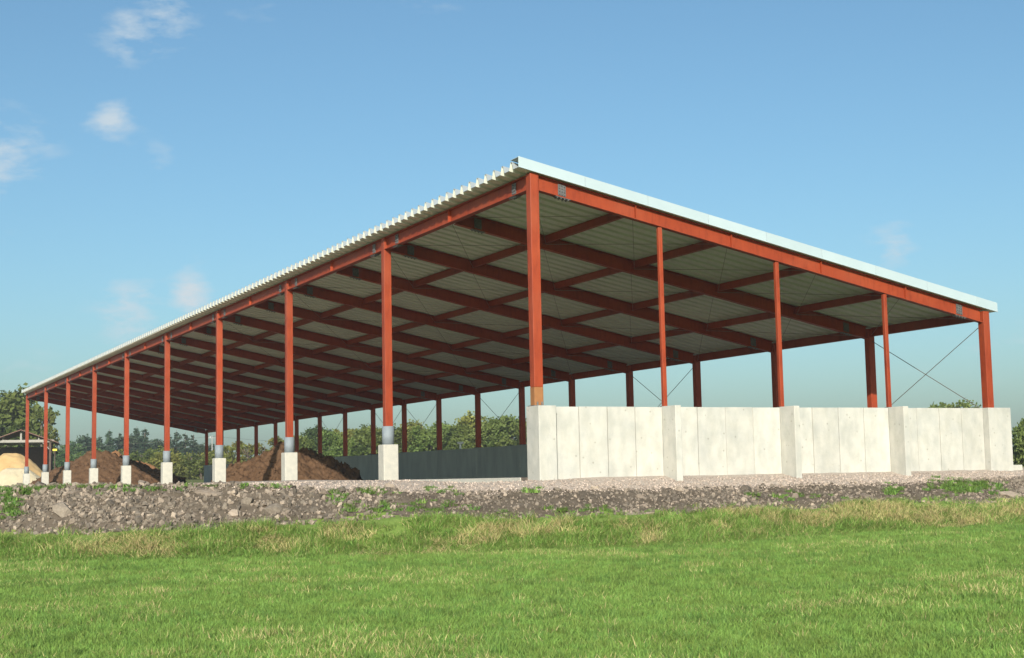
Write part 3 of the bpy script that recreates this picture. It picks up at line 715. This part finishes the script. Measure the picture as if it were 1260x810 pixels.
# small rubble between the stones
pts = []; ro = []; sc = []; ix = []
small_rocks = [rock_mesh(40 + i, MT['stone'] if i % 3 else MT['stone2'], 11) for i in range(6)]
for i in range(13000):
    X, Y, d = bank_pos(); s = .02 + random.expovariate(1 / .02); s = min(s, .085) * (1.2 if X < -2.6 else .85)
    pts.append((X, Y, height(X, Y) + s * .25)); ro.append([random.uniform(0, 6.28) for _ in range(3)]); sc.append((s, s, s)); ix.append(random.randrange(6))
scatter('rubble', pts, ro, sc, ix, proto_collection('rubble_piece', small_rocks), bank, kind='stuff')
# loose clods lying on the heaps
for o_, hv, hm in HEAPS:
    sand = 'sand' in o_.name
    cm = [rock_mesh(90 + i, hm, 9) for i in range(4)]
    hv = hv[hv[:, 2] > .02]; k = RNG.integers(0, len(hv), 260 if sand else 1500); P = hv[k] + RNG.uniform(-.05, .05, (len(k), 3)) * np.array([1, 1, .3])
    S = np.minimum(.16, .03 + RNG.exponential(.03, len(k)))[:, None] * np.ones(3) * (.7 if sand else 1)
    scatter('clods', P, RNG.uniform(0, 6.28, (len(k), 3)), S, RNG.integers(0, 4, len(k)), proto_collection(o_.name.replace('.', '_') + '_clod', cm), o_, kind='stuff')
# loose gravel on the yard in front of the wall
pts = []; ro = []; sc = []; ix = []
pebs = [rock_mesh(60 + i, MT['pebble'], 9) for i in range(5)]
while len(pts) < 14000:
    X = random.uniform(-8, 14.5); d = abs(random.gauss(0, 1.2)) - .15; Y = lerp(X, CREST) + d / .93
    v, u = to_shed(X, Y)
    if u > -.45 and v > -.3 : continue
    s = random.uniform(.012, .032); pts.append((X, Y, height(X, Y) + s * .3)); ro.append([random.uniform(0, 6.28) for _ in range(3)]); sc.append((s, s, s)); ix.append(random.randrange(5))
scatter('loose_gravel', pts, ro, sc, ix, proto_collection('gravel_piece', pebs), yard, kind='stuff')

# grass tufts
def tuft(seed, n, h, spread, width, lean, mats, probs):
    rg = random.Random(seed); Vv = []; F = []; mi = []
    for i in range(n):
        a = rg.uniform(0, 6.28); r = spread * math.sqrt(rg.random()); x, y = r * math.cos(a), r * math.sin(a)
        hh = h * rg.uniform(.55, 1.2); la = rg.gauss(0, lean); lb = rg.gauss(0, lean); w = width * rg.uniform(.7, 1.3)
        fa = rg.uniform(0, 3.14); wx, wy = w * math.cos(fa), w * math.sin(fa); m = rg.choices(range(len(mats)), probs)[0]
        k = len(Vv); dr = rg.uniform(.0, .35)
        for t, ww in ((0, 1), (.55, .85), (1, .12)):
            px = x + hh * la * t ** 1.7; py = y + hh * lb * t ** 1.7; pz = hh * (t - dr * t * t * min(1, abs(la) + abs(lb)))
            Vv += [(px - wx * ww, py - wy * ww, pz), (px + wx * ww, py + wy * ww, pz)]
        F += [(k, k + 1, k + 3, k + 2), (k + 2, k + 3, k + 5, k + 4)]; mi += [m, m]
    me = npmesh('tuft', Vv, F, mats); me.polygons.foreach_set('material_index', np.array(mi, np.int32)); return me
B, BD_, ST = MT['blade'], MT['blade_dark'], MT['straw']
ftufts = [tuft(i, 52, .075, .14, .0036, .5, [B, BD_, ST], [.78, .21, .01]) for i in range(5)] + [tuft(20 + i, 44, .09, .14, .0036, .6, [B, ST], [.74, .26]) for i in range(2)] + [tuft(30 + i, 52, .09, .13, .0040, .45, [B, BD_], [.25, .75]) for i in range(2)]
pts = []; ro = []; sc = []; ix = []
yy = 10.6
while yy < 33.5:
    dens = 78 if yy < 18 else (62 if yy < 25 else 52)
    hwid = .385 * yy + 2.2; nrow = int(2 * hwid * .25 * dens)
    for i in range(nrow):
        X = random.uniform(-hwid, hwid); Y = yy + random.uniform(0, .25)
        if dist_crest(X, Y) > -2.9: continue
        n = fbm(X, Y * 2.2, .35, 31); dk = fbm(X, Y * 1.7, .5, 44)
        s = random.uniform(.7, 1.25) * (1 + .45 * max(0, fbm(X, Y, 1.3, 50)))
        st = n > .34 and random.random() < .4
        pts.append((X, Y, height(X, Y) - .01)); ro.append((random.gauss(0, .08), random.gauss(0, .08), random.uniform(0, 6.28))); sc.append((1, 1, s)); ix.append(random.choice((5, 6)) if st or random.random() < .03 else (random.choice((7, 8)) if random.random() < .06 + .9 * max(0, dk) else random.randrange(5)))
    yy += .25
scatter('field_grass', pts, ro, sc, ix, proto_collection('field_tuft', ftufts), None, kind='stuff', label='short bright green grass covering the field', category='grass')
# taller verge grass, half dead, leaning
vt = [tuft(50 + i, 46, .20, .17, .0055, .7, [B, BD_, ST], [.68, .18, .14]) for i in range(4)] + [tuft(60 + i, 46, .23, .17, .0055, .85, [B, BD_, ST], [.16, .12, .72]) for i in range(4)]
pts = []; ro = []; sc = []; ix = []
for i in range(10500):
    X = random.uniform(-20, 22); d = random.uniform(-4.2, -1.35)
    if fbm(X, d * 1.5, .9, 61) < -.42 and random.random() < .5: continue
    n2 = fbm(X, d, .7, 81); top = -2.0 + .85 * n2 - (.15 if X > -3 else 0)
    if d > top and random.random() < .93: continue
    if d < -3.4 and random.random() < .45: continue
    Y = lerp(X, CREST) + d / (.9 if X > 1 else .99)
    n = fbm(X * .8, d * 1.3, .8, 71); sw = n + .34 * (1 - abs(d + 2.75)) + (.25 if 6.5 < X < 12.5 else 0) - (.1 if X < 1 else 0) > .27
    s = random.uniform(.45, 1.15) * (.5 + .5 * sm(-4.1, -3.2, d)) * (1 - .45 * sm(-2.0, -1.3, d)) * (1 + .5 * fbm(X, d, 1.4, 91))
    pts.append((X, Y, height(X, Y) - .02)); ro.append((random.gauss(-.1, .12), random.gauss(-.18, .14), random.uniform(-.6, .6))); sc.append((1, 1, s)); ix.append(4 + random.randrange(4) if sw and random.random() < .8 else random.randrange(4))
scatter('verge_grass', pts, ro, sc, ix, proto_collection('verge_tuft', vt), None, kind='stuff', label='taller half-dry grass along the foot of the bank', category='grass')
# weeds on the bank and the yard edge
wd = [tuft(80 + i, 40, .10, .12, .010, .7, [B, BD_], [.25, .75]) for i in range(3)]
pts = []; ro = []; sc = []; ix = []
for (px, py, rx, ry, n) in [(1190, 600, 42, 9, 170), (1100, 604, 12, 8, 22), (470, 606, 30, 6, 16), (415, 612, 12, 8, 16), (540, 606, 30, 10, 14), (650, 604, 14, 4, 8), (730, 626, 50, 6, 14), (40, 602, 40, 6, 40), (70, 599, 60, 3, 16), (8, 620, 16, 20, 60), (990, 612, 60, 6, 18), (300, 600, 80, 3, 14), (160, 602, 60, 5, 26), (500, 626, 80, 8, 40)]:
    for i in range(n):
        p = on_ground(px + random.gauss(0, .5) * rx, py + random.gauss(0, .5) * ry); s = random.uniform(.5, 1.2)
        pts.append((p.x, p.y, height(p.x, p.y) - .01)); ro.append((0, 0, random.uniform(0, 6.28))); sc.append((s, s, s)); ix.append(random.randrange(3))
scatter('weeds', pts, ro, sc, ix, proto_collection('weed_tuft', wd), None, kind='stuff', label='green weeds sprouting on the stony bank', category='weeds')

# ------------------------------------------------------------------ the air
hz = bpy.data.materials.new('thin_haze'); hz.use_nodes = True; ht = hz.node_tree; ht.nodes.clear()
pv = ht.nodes.new('ShaderNodeVolumePrincipled'); pv.inputs['Color'].default_value = (.80, .88, .95, 1); pv.inputs['Density'].default_value = .00032; pv.inputs['Anisotropy'].default_value = 0
ho = ht.nodes.new('ShaderNodeOutputMaterial'); ht.links.new(pv.outputs[0], ho.inputs['Volume'])
link('haze', MB().box(-4200, 4200, -460, 6200, -1.2, 18).mesh('haze', hz), None, kind='stuff', label='thin pale haze in the air over the whole site', category='haze')
